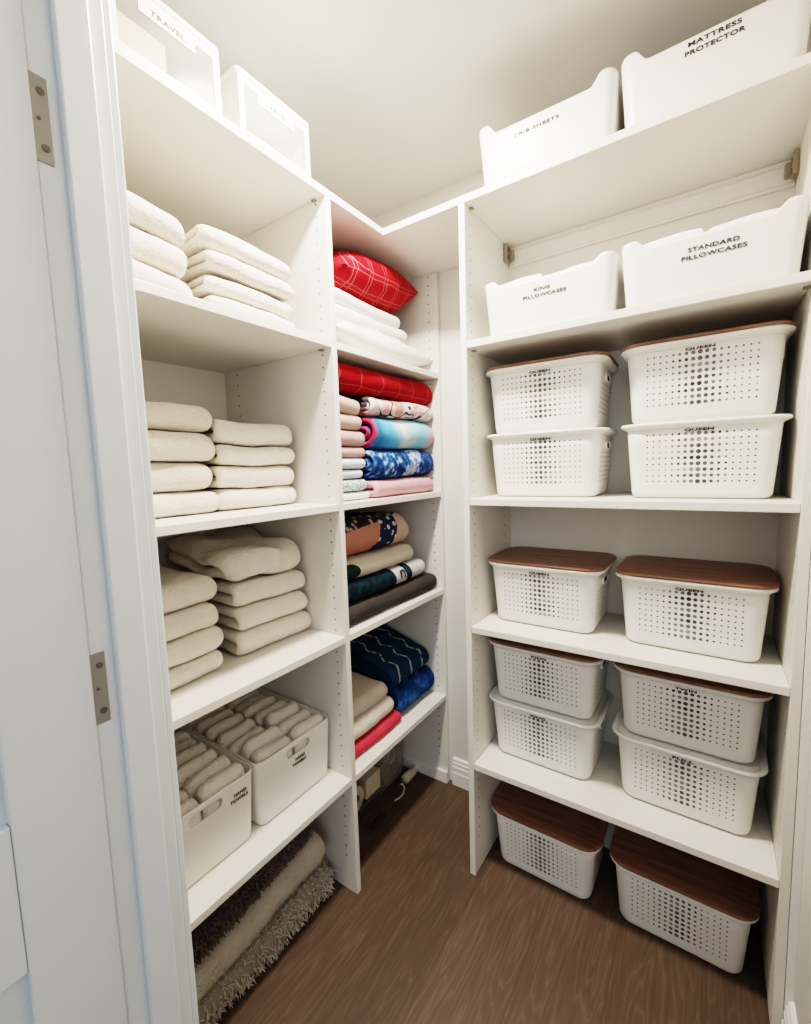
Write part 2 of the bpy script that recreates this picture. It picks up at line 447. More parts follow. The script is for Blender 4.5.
# open door leaf (swung out into the hall): stiles, rails, recessed panels
XD = XJ+.003
dl = tag(boxo('door_1', (XD-.034, XD-.012, -1.58, YD0-.0015, .01, 2.03), 'door', bevel=.001), 'pale painted shaker door swung open against the left of the doorway', kind='structure')
for y0, y1 in ((-1.024, YD0-.0004), (-1.58, -1.49)):
    bm = bmesh.new(); add_box(bm, XD-.012, XD, y0, y1, .01, 2.03); obj('stile', bm, 'door', dl, bevel=.0015)
for a, b in ((.01, .22), (.705, .888), (1.93, 2.03)):
    bm = bmesh.new(); add_box(bm, XD-.012, XD-.0006, -1.49, -1.0245, a, b); obj('rail', bm, 'door', dl, bevel=.0015)

# recessed ceiling light
LX, LY = .27, -.40
lt = thing('recessed_light', 'round recessed ceiling light with white trim ring', 'ceiling light', (LX, LY, ZC))
bm = bmesh.new(); rr = [(.062, -.001), (.080, -.001), (.080, -.005), (.060, -.008), (.060, -.002)]
loft(bm, [[(r*math.cos(2*PI*k/40), r*math.sin(2*PI*k/40), z) for k in range(40)] for r, z in rr], False, False)
obj('trim_ring', bm, 'light_trim', lt, True)
bm = bmesh.new(); cyl(bm, (0, 0, -.003), .060, .003, 'z', 40); obj('diffuser', bm, 'lamp', lt)

# ------------------------------------------------------------------ shelving
U = thing('shelving_unit', 'white left-hand shelving with a wide bay of towels and a narrow corner bay of blankets', 'shelving', (0, 0, 0))
boxo('side_panel', (-.48, 0, -.826, -.808, 0, zT-ts), 'panel_l', U)
boxo('side_panel', (-.48, 0, YA, YA+pt, 0, zT-ts), 'panel_l', U)
boxo('side_panel', (-.48, 0, .3198, .3378, 0, zT-ts), 'panel_l', U)
boxo('back_panel', (-.488, -.48, -.826, .3378, 0, zT-ts), 'melamine', U, 0)
for z in (z1, z2, z3, z4):
    boxo('shelf', (-.4795, -.0005, -.8075, YA-.0005, z-ts, z), 'melamine', U)
    boxo('shelf', (-.4795, -.0005, YA+pt+.0005, .3193, z-ts, z), 'melamine', U)
for z in (zT-ts, z1-ts, z2-ts, z3-ts, z4-ts):                  # little shelf supports under the front edges
    bm = bmesh.new()
    add_box(bm, -.043, -.031, YA-.010, YA, z-.004, z-.0005)
    obj('shelf_pin', bm, 'bracket', U)
R_ = thing('shelving_unit', 'white right-hand shelving holding lidded baskets and open bins', 'shelving', (0, 0, 0))
boxo('side_panel', (XR0, XR0+pt, 0, .33, 0, zT-ts), 'panel_r', R_)
boxo('side_panel', (XR1, XR1+pt, 0, .33, 0, zT-ts), 'panel_r', R_)
boxo('back_panel', (XR0+pt, XR1, .326, .334, .0, zT-ts), 'melamine', R_, 0)
for z in (z1, z2, z3, z4):
    boxo('shelf', (XR0+pt+.0005, XR1-.0005, .0005, .3255, z-ts, z), 'melamine', R_)
for z in (zT-ts, z1-ts, z2-ts, z3-ts, z4-ts):
    for a in (XR0+pt, XR1-.011):
        bm = bmesh.new(); add_box(bm, a, a+.011, .030, .041, z-.004, z-.0005)
        obj('shelf_pin', bm, 'bracket', R_)
bm = bmesh.new()
pr = [(.3258, 1.915), (.3145, 1.915), (.3145, 1.922), (.318, 1.924), (.318, 1.952), (.3135, 1.955), (.3135, 1.962), (.318, 1.965), (.318, 1.977), (.3258, 1.977)]
e = [[bm.verts.new((x, y, z)) for y, z in pr] for x in (XR0+pt+.002, XR1-.002)]
bm.faces.new(e[0]); bm.faces.new(e[1][::-1])
for k in range(len(pr)): bm.faces.new((e[0][(k+1) % len(pr)], e[0][k], e[1][k], e[1][(k+1) % len(pr)]))
bmesh.ops.recalc_face_normals(bm, faces=bm.faces)
obj('hanging_rail', bm, 'melamine', R_, bevel=.001)
for s, xx in ((1, XR0+pt), (-1, XR1)):                          # metal hanging brackets in the top corners
    bm = bmesh.new()
    add_box(bm, min(xx, xx+s*.012), max(xx, xx+s*.012), .272, .306, 1.922, 1.972)
    k = obj('hanging_bracket', bm, 'bracket', R_, bevel=.003)
    bm = bmesh.new(); add_box(bm, min(xx, xx+s*.024), max(xx, xx+s*.024), .298, .3134, 1.930, 1.962); obj('hook', bm, 'bracket', k, bevel=.003)
    for yy, zz_, r in ((.287, 1.935, .0062), (.285, 1.957, .0045)):
        bm = bmesh.new(); cyl(bm, (xx+s*.0125, yy, zz_), r, .003, 'x', 14); obj('screw', bm, 'screw', k)
# L-shaped top board
bm = bmesh.new()
out = [(-.488, -.826), (0, -.826), (0, 0), (XW-.001, 0), (XW-.001, .3375), (-.488, .3375)]
lo = [bm.verts.new((x, y, zT-ts+.0003)) for x, y in out]; hi = [bm.verts.new((x, y, zT)) for x, y in out]
bm.faces.new(lo[::-1]); bm.faces.new(hi)
for k in range(6): bm.faces.new((lo[k], lo[(k+1) % 6], hi[(k+1) % 6], hi[k]))
tag(obj('top_shelf', bm, 'melamine', bevel=.0012), 'long white L-shaped top board spanning both shelving units', 'shelf')

# ------------------------------------------------------------------ baskets
BW0, BD0, BW1, BD1, BH = .282, .212, .304, .234, .176
def basket_meshes():
    bm = bmesh.new(); rings = []
    def ring(t, z, inset=0, r=.034): return [(x, y, z) for x, y in rrect(lerp(BW0, BW1, t)-2*inset, lerp(BD0, BD1, t)-2*inset, r-inset)]
    for a in range(5):                                           # rounded bottom edge
        an = PI/2*a/4; rings.append(ring(.05, .014*(1-math.sin(an)), .014*(1-math.cos(an)) if a else .0, .034))
    rings = []
    for a in range(6):
        an = PI/2*a/5; rings.append(ring(0, .016*(1-math.cos(an)), .016*(1-math.sin(an))))
    for t in (.2, .4, .6, .8, 1): rings.append(ring(t, lerp(.016, .168, t)))
    # inner wall
    for t in (1, .6, .1): rings.append(ring(t, lerp(.016, .168, t), .0028))
    rings.append(ring(0, .006, .006))
    loft(bm, rings)
    body = bpy.data.meshes.new('body'); bm.normal_update(); bm.to_mesh(body); bm.free()
    for p in body.polygons: p.use_smooth = True
    body.materials.append(M['basket'])
    bm = bmesh.new()
    def rr(w, d, z, r): return [(x, y, z) for x, y in rrect(w, d, r, 9)]
    W, D = .334, .258
    prof = [(BW1-.006, BD1-.006, .166, .034), (BW1+.002, BD1+.002, .166, .035), (W-.014, D-.010, .172, .046), (W-.004, D-.004, .173, .050), (W, D, .1755, .052), (W, D, .179, .052), (W-.003, D-.003, .1812, .051), (W-.010, D-.010, .1815, .048), (BW1-.004, BD1-.004, .1775, .034), (BW1-.008, BD1-.008, .170, .033)]
    loft(bm, [rr(*q) for q in prof], False, False)
    a = [v for v in bm.verts]
    rim = bpy.data.meshes.new('rim'); bmesh.ops.recalc_face_normals(bm, faces=bm.faces); bm.to_mesh(rim); bm.free()
    for p in rim.polygons: p.use_smooth = True
    rim.materials.append(M['rimplastic'])
    bm = bmesh.new()
    W, D = .334, .258
    loft(bm, [rr(W-.010, D-.010, .1816, .048), rr(W, D, .1826, .052), rr(W+.002, D+.002, .1850, .053), rr(W+.001, D+.001, .1880, .053), rr(W-.004, D-.004, .1898, .051), rr(W-.012, D-.012, .1902, .048)])
    lid = bpy.data.meshes.new('lid'); bmesh.ops.recalc_face_normals(bm, faces=bm.faces); bm.to_mesh(lid); bm.free()
    for p in lid.polygons: p.use_smooth = True
    lid.materials.append(M['lid_wood'])
    # pierced grip on each short side, and the flat white cover of the lower baskets
    grips, holes = [], []
    for s in (-1, 1):
        bm = bmesh.new(); x = s*(BW1/2-.0012)
        pts = rrect(.062, .020, .0098, 5); rings = []
        for dx, sc in ((-.001, 1.0), (.0042, 1.0), (.0046, .93), (.0042, .80), (-.001, .78)):
            rings.append([(x+s*dx, px*sc, .138+py*sc) for px, py in pts])
        loft(bm, rings, False, False); bmesh.ops.recalc_face_normals(bm, faces=bm.faces)
        me = bpy.data.meshes.new('grip'); bm.to_mesh(me); bm.free(); me.materials.append(M['rimplastic']); grips.append(me)
        for p in me.polygons: p.use_smooth = True
        bm = bmesh.new(); x = s*(BW1/2+.0006)
        bm.faces.new([bm.verts.new((x, px*.8, .138+py*.8)) for px, py in pts])
        me = bpy.data.meshes.new('grip_opening'); bm.to_mesh(me); bm.free(); me.materials.append(M['dark']); holes.append(me)
    bm = bmesh.new(); loft(bm, [rr(BW1-.005, BD1-.005, z, .034) for z in (.1745, .1775)])
    cover = bpy.data.meshes.new('cover'); bmesh.ops.recalc_face_normals(bm, faces=bm.faces); bm.to_mesh(cover); bm.free(); cover.materials.append(M['rimplastic'])
    grip, hole = grips, holes
    lid = (lid, cover)
    return body, rim, lid, grip, hole
B_BODY, B_RIM, B_LID, B_GRIP, B_HOLE = basket_meshes()
def child(name, me, parent):
    o = bpy.data.objects.new(name, me); COL.objects.link(o); o.parent = parent; return o
def basket(label, x, z, word, lid, rz=0, y=.196, group=None):
    t = thing('lidded_basket' if lid else 'basket', label, 'basket', (x, y, z), math.radians(rz), group or 'white perforated baskets on the right-hand shelving')
    b = child('body', B_BODY, t); child('rim', B_RIM, t)
    for gm, hm in zip(B_GRIP, B_HOLE): child('grip_opening', hm, child('grip', gm, t))
    if lid: tag(child('lid', B_LID[0], t), 'brown wood-grain lid')
    else: tag(child('inner_cover', B_LID[1], t), 'flat white cover inside the rim')
    if word:
        f = lerp(BD0, BD1, .98)/2
        lettering(word, .0080, t, Matrix.Translation((0, -f-.0008, .1605)) @ FRONT_Y, width=.0135*len(word)*.84, bold=.00035)
    return t
st = .1815
xl, xr = .4475, .8085
for label, x, z, w, lid, rz in (
    ('white QUEEN basket with brown lid, upper of the stack at left below the open bins', xl, z2+st, 'QUEEN', True, 1.2),
    ('white QUEEN basket without brown lid under another, left of the upper basket shelf', xl+.002, z2, 'QUEEN', False, .8),
    ('white QUEEN basket with brown lid, upper of the stack beneath STANDARD PILLOWCASES', xr+.004, z2+st, 'QUEEN', True, 0),
    ('white QUEEN basket without brown lid under another, right of the upper basket shelf', xr+.006, z2, 'QUEEN', False, .4),
    ('single white QUEEN basket with brown lid, left one on the middle shelf', xl+.001, z3, 'QUEEN', True, -.6),
    ('single white QUEEN basket with brown lid, right one on the middle shelf', xr, z3, 'QUEEN', True, -1.2),
    ('white KING basket with brown lid standing on another KING basket', xl, z4+st, 'KING', True, -.8),
    ('white KING basket at the bottom of the lowest shelf stack', xl-.002, z4, 'KING', False, -1.0),
    ('white TWIN basket with brown lid standing on the FULL basket', xr-.001, z4+st, 'TWIN', True, -.6),
    ('white FULL basket beneath the TWIN basket', xr-.002, z4, 'FULL', False, -1.2),
    ('white basket with brown lid on the floor beside the left side panel', xl+.002, .0, None, True, -.8),
    ('white basket with brown lid on the floor nearest the right wall', xr-.004, .0, None, True, -1.0)):
    basket(label, x, z, w, lid, rz)

# ------------------------------------------------------------------ open bins with scooped fronts
def bin_body(W, D, H, dip, taper=.010, r=.026, bump_w=.030, ease=.026, th=.003, scoop=True, front_axis='y'):
    n_side = 44; base = []
    # dense outline so that the scooped rim can follow the front
    def outline(w, d, rr):
        pts = []
        def seg(a, b, n):
            for k in range(n): pts.append((lerp(a[0], b[0], k/n), lerp(a[1], b[1], k/n)))
        def arc(cx, cy, a0, n=7):
            for k in range(n): a = a0+PI/2*k/n; pts.append((cx+rr*math.cos(a), cy+rr*math.sin(a)))
        seg((-w/2+rr, -d/2), (w/2-rr, -d/2), n_side); arc(w/2-rr, -d/2+rr, -PI/2)
        seg((w/2, -d/2+rr), (w/2, d/2-rr), 12); arc(w/2-rr, d/2-rr, 0)
        seg((w/2-rr, d/2), (-w/2+rr, d/2), n_side); arc(-w/2+rr, d/2-rr, PI/2)
        seg((-w/2, d/2-rr), (-w/2, -d/2+rr), 12); arc(-w/2+rr, -d/2+rr, PI)
        return pts
    top = outline(W, D, r)
    def h(p):
        if not scoop: return H
        ax = W/2-abs(p[0])
        if abs(p[1]) < D/2-r*.9: return H
        t = (ax-bump_w)/ease; t = min(1, max(0, t)); s = t*t*(3-2*t)
        e = max(0, 1-ax/.012); 
        return lerp(H-.004*e*e, dip, s)
    bm = bmesh.new(); rings = []
    bot = outline(W-2*taper, D-2*taper, r)
    for a in range(4):
        an = PI/2*a/3; ins = .008*(1-math.sin(an)); q = outline(W-2*taper-2*ins, D-2*taper-2*ins, r-ins)
        rings.append([(x, y, .008*(1-math.cos(an))) for x, y in q])
    for t in (.25, .5, .75, .95, 1):
        rings.append([(lerp(b[0], p[0], t), lerp(b[1], p[1], t), lerp(.008, h(p)-(0.0 if t < 1 else 0), t)) for b, p in zip(bot, top)])
    ti = outline(W-2*th, D-2*th, r-th); bi = outline(W-2*taper-2*th, D-2*taper-2*th, r-th)
    for t in (1, .6, .05): rings.append([(lerp(b[0], p[0], t), lerp(b[1], p[1], t), lerp(.008, h(q), t)) for b, p, q in zip(bi, ti, top)])
    loft(bm, rings)
    return bm
def white_bin(label, x, z, W, H, dip, words, rz=0, y0=.010):
    D = .27
    t = thing('storage_bin', label, 'bin', (x, y0+D/2, z), math.radians(rz), 'white scooped bins on the right-hand shelving')
    obj('bin_body', bin_body(W, D, H, dip), 'plastic', t, True)
    for s, wd, sz, zz, dx in words:
        f = D/2-.010*(1-zz/dip)
        lettering(s, sz, t, Matrix.Translation((dx, -f-.0010, zz)) @ Matrix.Rotation(math.atan2(.010, dip), 4, 'X') @ FRONT_Y, width=wd, bold=.0003)
    return t
white_bin('white scooped bin lettered CRIB SHEETS on the top board', .4735, zT, .336, .148, .122, [('CRIB SHEETS', .112, .0105, .0955, -.013)], .6)
white_bin('white scooped bin lettered MATTRESS PROTECTOR on the top board', .811, zT, .325, .152, .126, [('MATTRESS', .088, .0115, .1140, .009), ('PROTECTOR', .099, .0115, .0990, .009)], -.3)
white_bin('white scooped bin lettered KING PILLOWCASES', .4815, z1, .330, .138, .120, [('KING', .040, .0105, .0935, -.006), ('PILLOWCASES', .108, .0105, .0790, -.001)], .5)
white_bin('white scooped bin lettered STANDARD PILLOWCASES', .8185, z1, .326, .142, .122, [('STANDARD', .088, .0115, .0940, .012), ('PILLOWCASES', .112, .0115, .0790, .012)], -.2)

# ------------------------------------------------------------------ folded textiles
def nz(p, f, s): return noise.noise(Vector((p[0]*f+s*3.7, p[1]*f-s*1.9, p[2]*f+s*.77)))
def fold_bm(x0, y0, y1, z0, z1, depth, nest=1, seed=0, amp=.004, tiltx=0, tilty=0, zfix=None, gap=.0022, er=.014, ny=22, puff=0, yaw=0, fs=7.0, sag=0):
    """cloth folded over on itself: fold faces +x, open ends face -y / +y"""
    H = z1-z0; zc = (z0+z1)/2; T = H/(2*nest)
    bm = bmesh.new(); L = y1-y0; er = min(er, L*.3)
    vs_ = [0, .06*er, .2*er, .5*er, er]; 
    ys = vs_+[er+(L-2*er)*k/ny for k in range(1, ny)]+[L-v for v in vs_[::-1]]
    rnd = random.Random(seed)
    ca, sa = math.cos(yaw), math.sin(yaw); yc = (y0+y1)/2
    for sh in range(1):
        nb = 12; pts = []; rad = T/2; th0 = T/2-gap*.35; cx = x0-H/2
        h0 = H/2-T*.5; bk = x0-depth; e1 = rnd.uniform(-.006, .006)
        for k in range(nb): pts.append((lerp(bk, cx, k/nb), zc-h0))
        for k in range(11):
            a = -PI/2+PI*k/10; pts.append((cx+h0*math.cos(a), zc+h0*math.sin(a)))
        bk2 = bk+e1+(T if nest > 1 else 0)
        for k in range(1, nb+1): pts.append((lerp(cx, bk2, k/nb), zc+h0))
        if nest > 1:
            h1 = H/2-T*1.5
            for k in range(1, 6):
                a = PI/2+PI*k/5; pts.append((bk2+rad*math.cos(a), zc+h0-rad+rad*math.sin(a)))
            for k in range(1, nb): pts.append((lerp(bk2, cx, k/nb), zc+h1))
            for k in range(9):
                a = PI/2-PI*k/8; pts.append((cx+h1*math.cos(a), zc+h1*math.sin(a)))
            for k in range(1, nb+1): pts.append((lerp(cx, bk+.006, k/nb), zc-h1))
        path = []
        for k, (px, pz) in enumerate(pts):
            q, w_ = pts[max(0, k-1)], pts[min(len(pts)-1, k+1)]
            tx, tz = w_[0]-q[0], w_[1]-q[1]; l = math.hypot(tx, tz) or 1
            path.append((px, pz, tz/l, -tx/l))
        m = len(path); grid = []
        for d in ys:
            e = min(d, L-d); f = 1.0 if e >= er else math.sqrt(max(.02, 1-(1-e/er)**2))
            o_, i_ = [], []
            for k, (px, pz, nx, nzv) in enumerate(path):
                eb = min(k, m-1-k); fb = 1 if eb > 1 else (.15, .8)[eb]
                t = th0*f*fb
                o_.append((px+nx*t, y0+d, pz+nzv*t)); i_.append((px-nx*t, y0+d, pz-nzv*t))
            grid.append(o_+i_[::-1])
        V = []
        for row in grid:
            r = []
            for (x, y, z) in row:
                zb = z0 if zfix is None else zfix
                g = min(1, max(0, (z-zb)/.035))
                p = (x, y, z)
                dx = amp*1.2*nz(p, fs, seed)+amp*.4*nz(p, 24, seed+5)
                dy = amp*1.6*nz((x, y, z*2.2), fs, seed+11)
                dz = amp*g*nz((x, y, zb+.1), fs, (seed//100)*10+3)+amp*.25*g*nz(p, 22, seed+9)
                u = (y-yc)/(L/2)
                if puff: dz += puff*(1-u*u)*max(0, (z-zc)/(H/2))
                if sag: dz -= sag*u*u*g*max(0, (z-zc)/(H/2)+1)/2
                dz += tilty*(y-yc)*g + tiltx*(x-x0)*g
                xx, yy = x-x0+dx, y-yc+dy
                r.append(bm.verts.new((x0+xx*ca-yy*sa, yc+xx*sa+yy*ca, z+dz)))
            V.append(r)
        n = len(V[0])
        for a, b in zip(V, V[1:]):
            for k in range(n): bm.faces.new((a[k], a[(k+1) % n], b[(k+1) % n], b[k]))
        half = n//2
        for row, rev in ((V[0], False), (V[-1], True)):
            for k in range(half-1):
                q = (row[k], row[k+1], row[n-2-k], row[n-1-k])
                bm.faces.new(q[::-1] if rev else q)
    bmesh.ops.recalc_face_normals(bm, faces=bm.faces)
    return bm
def recentre(o):
    me = o.data; xs = [v.co for v in me.vertices]
    c = Vector((sum(v.x for v in xs)/len(xs), sum(v.y for v in xs)/len(xs), min(v.z for v in xs)))
    me.transform(Matrix.Translation(-c)); o.location = o.location+c
    return o
def fold(name, label, cat, mat, *a, group=None, **k):
    o = obj(name, fold_bm(*a, **k), mat, smooth=True)
    recentre(o); tag(o, label, cat, group or {'folded_towel': 'folded towels in the corner bay', 'folded_blanket': 'folded blankets in the corner bay', 'folded_rug': 'rugs folded on the floor', 'folded_sheet': 'white sheets under the red cushion'}[name]); return o

def stack(rows, zbase, x0, y0, y1, depth, name, cat, mat, group, seed, labels, **kw):
    z = zbase; rnd = random.Random(seed); out = []
    for i, h in enumerate(rows):
        j = lambda s: rnd.uniform(-s, s)
        k = dict(kw); k['zfix'] = zbase; k['seed'] = seed*100+i
        out.append(fold(name, labels[i], cat, mat, x0+j(.006), y0+j(.006), y1+j(.007), z+.0006, z+h-.0006, depth+j(.01), group=group, **k))
        z += h
    return out
pos4 = ('bottom', 'second from bottom', 'third from bottom', 'top')
pos3 = ('bottom', 'middle', 'top')
stack([.060, .061, .056], z1, -.042, -.775, -.600, .30, 'folded_towel', 'towel', 'towel_w', 'white towels on the top towel shelf', 11,
      [f'thick white towel, {p} of three in left pile, top towel shelf' for p in pos3], amp=.0065, tilty=-.12, er=.026)
stack([.040, .044, .048, .050], z1, -.035, -.572, -.335, .30, 'folded_towel', 'towel', 'towel_w', 'white towels on the top towel shelf', 12,
      [f'folded white towel, {p} of four in right pile, top towel shelf' for p in pos4], amp=.0065, er=.016, sag=.008)
stack([.053, .068, .068, .062], z2, -.125, -.775, -.524, .30, 'folded_towel', 'towel', 'towel_w', 'white towels on the second towel shelf', 13,
      [f'plump white towel, {p} of four in left pile, second towel shelf' for p in pos4], amp=.008, er=.026)
stack([.056, .057, .052, .062], z2, -.130, -.514, -.276, .30, 'folded_towel', 'towel', 'towel', 'white towels on the second towel shelf', 14,
      [f'folded white towel, {p} of four in right pile, second towel shelf' for p in pos4], amp=.008, er=.02)
stack([.048, .060, .062, .064], z3, -.118, -.775, -.546, .30, 'folded_towel', 'towel', 'towel', 'cream towels on the third towel shelf', 15,
      [f'plump cream towel, {p} of four in left pile, third towel shelf' for p in pos4], amp=.008, er=.026)
tw = stack([.062, .064, .062], z3, -.120, -.493, -.254, .31, 'folded_towel', 'towel', 'towel', 'cream towels on the third towel shelf', 16,
      [f'folded cream towel, {p} of four in right pile, third towel shelf' for p in pos4[:3]], amp=.008, er=.022)
fold('folded_towel', 'rumpled cream towel, top of the right pile on the third towel shelf', 'towel', 'towel', -.125, -.505, -.258, z3+.1885, z3+.258, .33,
     group='cream towels on the third towel shelf', zfix=z3+.16, seed=1603, amp=.021, er=.03, tiltx=-.12, fs=10)

# rolled hand towels in two white bins
def roll_bm(L, w, h, seed):
    bm = bmesh.new(); n = 18; ks = [0, .04, .12, .25, .4, .55, .7, .82, .92, .97, 1]
    ks = [0, .015, .05, .1, .18, .3, .45, .6, .75, .85, .92, .96, .985, 1]; rings = []
    for k in ks:
        d = min(k, 1-k)*L; e = .020; f = 1 if d >= e else math.sqrt(max(.03, 1-(1-d/e)**2))
        ring = []
        for a in range(n):
            t = 2*PI*a/n; c, s = math.cos(t), math.sin(t)
            x = w/2*math.copysign(abs(c)**.75, c)*(.55+.45*f); z = h/2*math.copysign(abs(s)**.75, s)*(.72+.28*f)
            p = (x, (k-.5)*L, z)
            ring.append((x+.0035*nz(p, 30, seed), p[1]+.002*nz(p, 20, seed+4), z+.004*nz(p, 22, seed+2)+h/2))
        rings.append(ring)
    loft(bm, rings); bmesh.ops.recalc_face_normals(bm, faces=bm.faces)
    return bm
def towel_bin(label, yc, seed, tx, tz, hy, tgroup, far):
    W, D, H = .264, .40, .178
    t = thing('hand_towel_bin', label, 'bin', (-.066-D/2, yc, z4), PI/2, 'white bins of rolled hand towels')   # local -y faces +x
    b = obj('bin_body', bin_body(W, D, H, H, scoop=False, taper=.008, r=.022), 'plastic', t, True)
    # oval handle cut through the front wall
    bm = bmesh.new(); pts = rrect(.082, .026, .0128, 6)
    loft(bm, [[(px+hy, -D/2+yy, .150+py) for px, py in pts] for yy in (-.05, .05)]); bmesh.ops.recalc_face_normals(bm, faces=bm.faces)
    cut = obj('cutter', bm, 'plastic', t)
    mo = b.modifiers.new('Handle', 'BOOLEAN'); mo.object = cut; mo.operation = 'DIFFERENCE'; mo.solver = 'EXACT'
    bpy.context.view_layer.update(); dg = bpy.context.evaluated_depsgraph_get()
    me = bpy.data.meshes.new_from_object(b.evaluated_get(dg)); b.modifiers.clear(); b.data = me
    bpy.data.objects.remove(cut)
    for s, zz, dx, wd in (('HAND', tz, .003, .034), ('TOWELS', tz-.0135, 0, .048)):
        f = D/2-.008*(1-zz/H)
        lettering(s, .0118, t, Matrix.Translation((tx+dx, -f-.0010, zz)) @ Matrix.Rotation(math.atan2(.008, H), 4, 'X') @ FRONT_Y, width=wd, bold=.0003)
    rnd = random.Random(seed)
    for c in range(2):
        x = -.074
        for k in range(7):
            w = .0505
            L = .114; o = obj('rolled_hand_towel', roll_bm(L, w+.004 if False else w-.001, .125+rnd.uniform(-.006, .004), seed*50+c*10+k), 'handtowel', smooth=True)
            o.location = (x-w/2, yc+(-.059 if c == 0 else .059)+rnd.uniform(-.003, .003), z4+.062+rnd.uniform(-.004, .008)+(.006 if c else 0))
            o.rotation_euler = (rnd.uniform(-.06, .06), rnd.uniform(-.05, .05), rnd.uniform(-.05, .05))
            rowtxt = ('in front row', 'in second row from front', 'in third row from front', 'in middle row', 'in third row from back', 'in second row from back', 'in back row')[k]
            tag(o, f'rolled hand towel {rowtxt}, {"left" if c == 0 else "right"} column of {far} bin', 'towel', tgroup)
            x -= w
    return t
towel_bin('white hand-towel bin beside the door jamb, handle hole left of its lettering', -.6525, 3, .084, .142, .0, 'rolled hand towels', 'near')
towel_bin('white hand-towel bin against the bay divider, handle hole above its lettering', -.3835, 4, .004, .122, .002, 'rolled hand towels', 'far')

# clear boxes on the top board
def clear_box(label, y0, y1, txt, seed):
    W = y1-y0; D = .34; H = .137
    t = thing('clear_storage_box', label, 'box', (-.012-D/2, (y0+y1)/2, zT), PI/2, 'clear boxes on the top board')
    w, d = W/2, D/2
    bm = bmesh.new()
    zt = H-.013; fw = .018
    out = [(-w+.003, -d+.0042), (-w+.003, d-.004), (w-.003, d-.004), (w-.003, -d+.0042), (w-.0055, -d+.0042), (w-.0055, d-.0065), (-w+.0055, d-.0065), (-w+.0055, -d+.0042)]
    loft(bm, [[(x, y, z) for x, y in out] for z in (.001, zt)]); bmesh.ops.recalc_face_normals(bm, faces=bm.faces)
    obj('box_body', bm, 'frost', t)
    boxo('box_floor', (-w+.0057, w-.0057, -d+.0045, d-.0068, .001, .003), 'frost', t, 0)
    bm = bmesh.new()                                             # front frame around the window
    a = [(-w+.003, .001), (w-.003, .001), (w-.003, zt), (-w+.003, zt)]; b = [(-w+fw, .016), (w-fw, .016), (w-fw, zt-.016), (-w+fw, zt-.016)]
    loft(bm, [[(x, yy, z) for x, z in q] for q, yy in ((b, -d+.004), (a, -d+.004), (a, -d), (b, -d), (b, -d+.004))], False, False)
    bmesh.ops.remove_doubles(bm, verts=bm.verts, dist=1e-6); bmesh.ops.recalc_face_normals(bm, faces=bm.faces)
    obj('front_frame', bm, 'plastic', t, bevel=.002)
    boxo('window_pane', (-w+fw, w-fw, -d+.0012, -d+.0028, .016, zt-.016), 'clear', t, 0)
    bm = bmesh.new(); loft(bm, [[(x, y, z) for x, y in rrect(W+q, D+q, .012, 4)] for q, z in ((0, zt), (.003, zt+.001), (.003, H-.003), (-.004, H))])
    obj('lid', bm, 'plastic', t, True)
    lb = boxo('label_strip', (-.052, .052, -d-.0006, -d+.001, zt-.034, zt-.014), 'linen', t, 0)
    lettering(txt, .0125, lb, Matrix.Translation((0, -d-.0009, zt-.024)) @ FRONT_Y, width=.066, bold=.0004)
    return t
clear_box('clear box with white frame and TRAVEL label, nearer the doorway, cartons inside', -.742, -.526, 'TRAVEL', 1)
clear_box('clear box with white frame and faint TRAVEL label, nearer the corner', -.489, -.279, 'TRAVEL', 2)
def carton(label, b, m, ink=None):
    o = boxo('carton', b, m, bevel=.002); o.data.transform(Matrix.Translation((-b[1], -b[3], -b[4]))); o.location = (b[1], b[3], b[4])
    tag(o, label, 'box')
    if ink:
        i = boxo('printed_panel', ink, 'greenink', None, 0); i.data.transform(Matrix.Translation((-b[1], -b[3], -b[4]))); i.parent = o
    return o
carton('beige printed carton inside the clear box nearer the doorway', (-.12, -.030, -.728, -.632, zT+.004, zT+.080), 'cartonbeige', (-.0305, -.0295, -.70, -.66, zT+.020, zT+.040))
carton('pale low carton lying right of the beige one in the clear box', (-.15, -.04, -.612, -.540, zT+.004, zT+.040), 'linen')
carton('flat white packet inside the clear box nearer the corner', (-.16, -.05, -.46, -.32, zT+.004, zT+.030), 'linen')
carton('small grey carton on its side in the clear box nearer the corner', (-.28, -.18, -.42, -.32, zT+.004, zT+.075), 'cartonbeige')

# linens showing over the rims of the two pillowcase bins
for nm, lab, x0, x1, y0, zt in (('folded_pillowcases', 'folded white pillowcases in the KING bin, left half', .345, .470, .022, .127), ('folded_pillowcases', 'second pile of folded white pillowcases in the KING bin, right half', .478, .615, .024, .122), ('folded_pillowcases', 'folded white pillowcases in the STANDARD bin, left half', .690, .812, .022, .130), ('folded_pillowcases', 'second pile of folded white pillowcases in the STANDARD bin, right half', .818, .945, .024, .128)):
    bm = fold_bm(0, -(x1-x0)/2, (x1-x0)/2, 0, .035, .22, nest=2, seed=77 if 'KING' in lab else 78, amp=.006, fs=9)
    o = obj(nm, bm, 'linen', smooth=True); o.rotation_euler = (0, 0, -PI/2); o.location = ((x0+x1)/2, y0, z1+zt-.0235); tag(o, lab, 'linen', 'folded pillowcases in the open bins')
    bpy.context.view_layer.update()

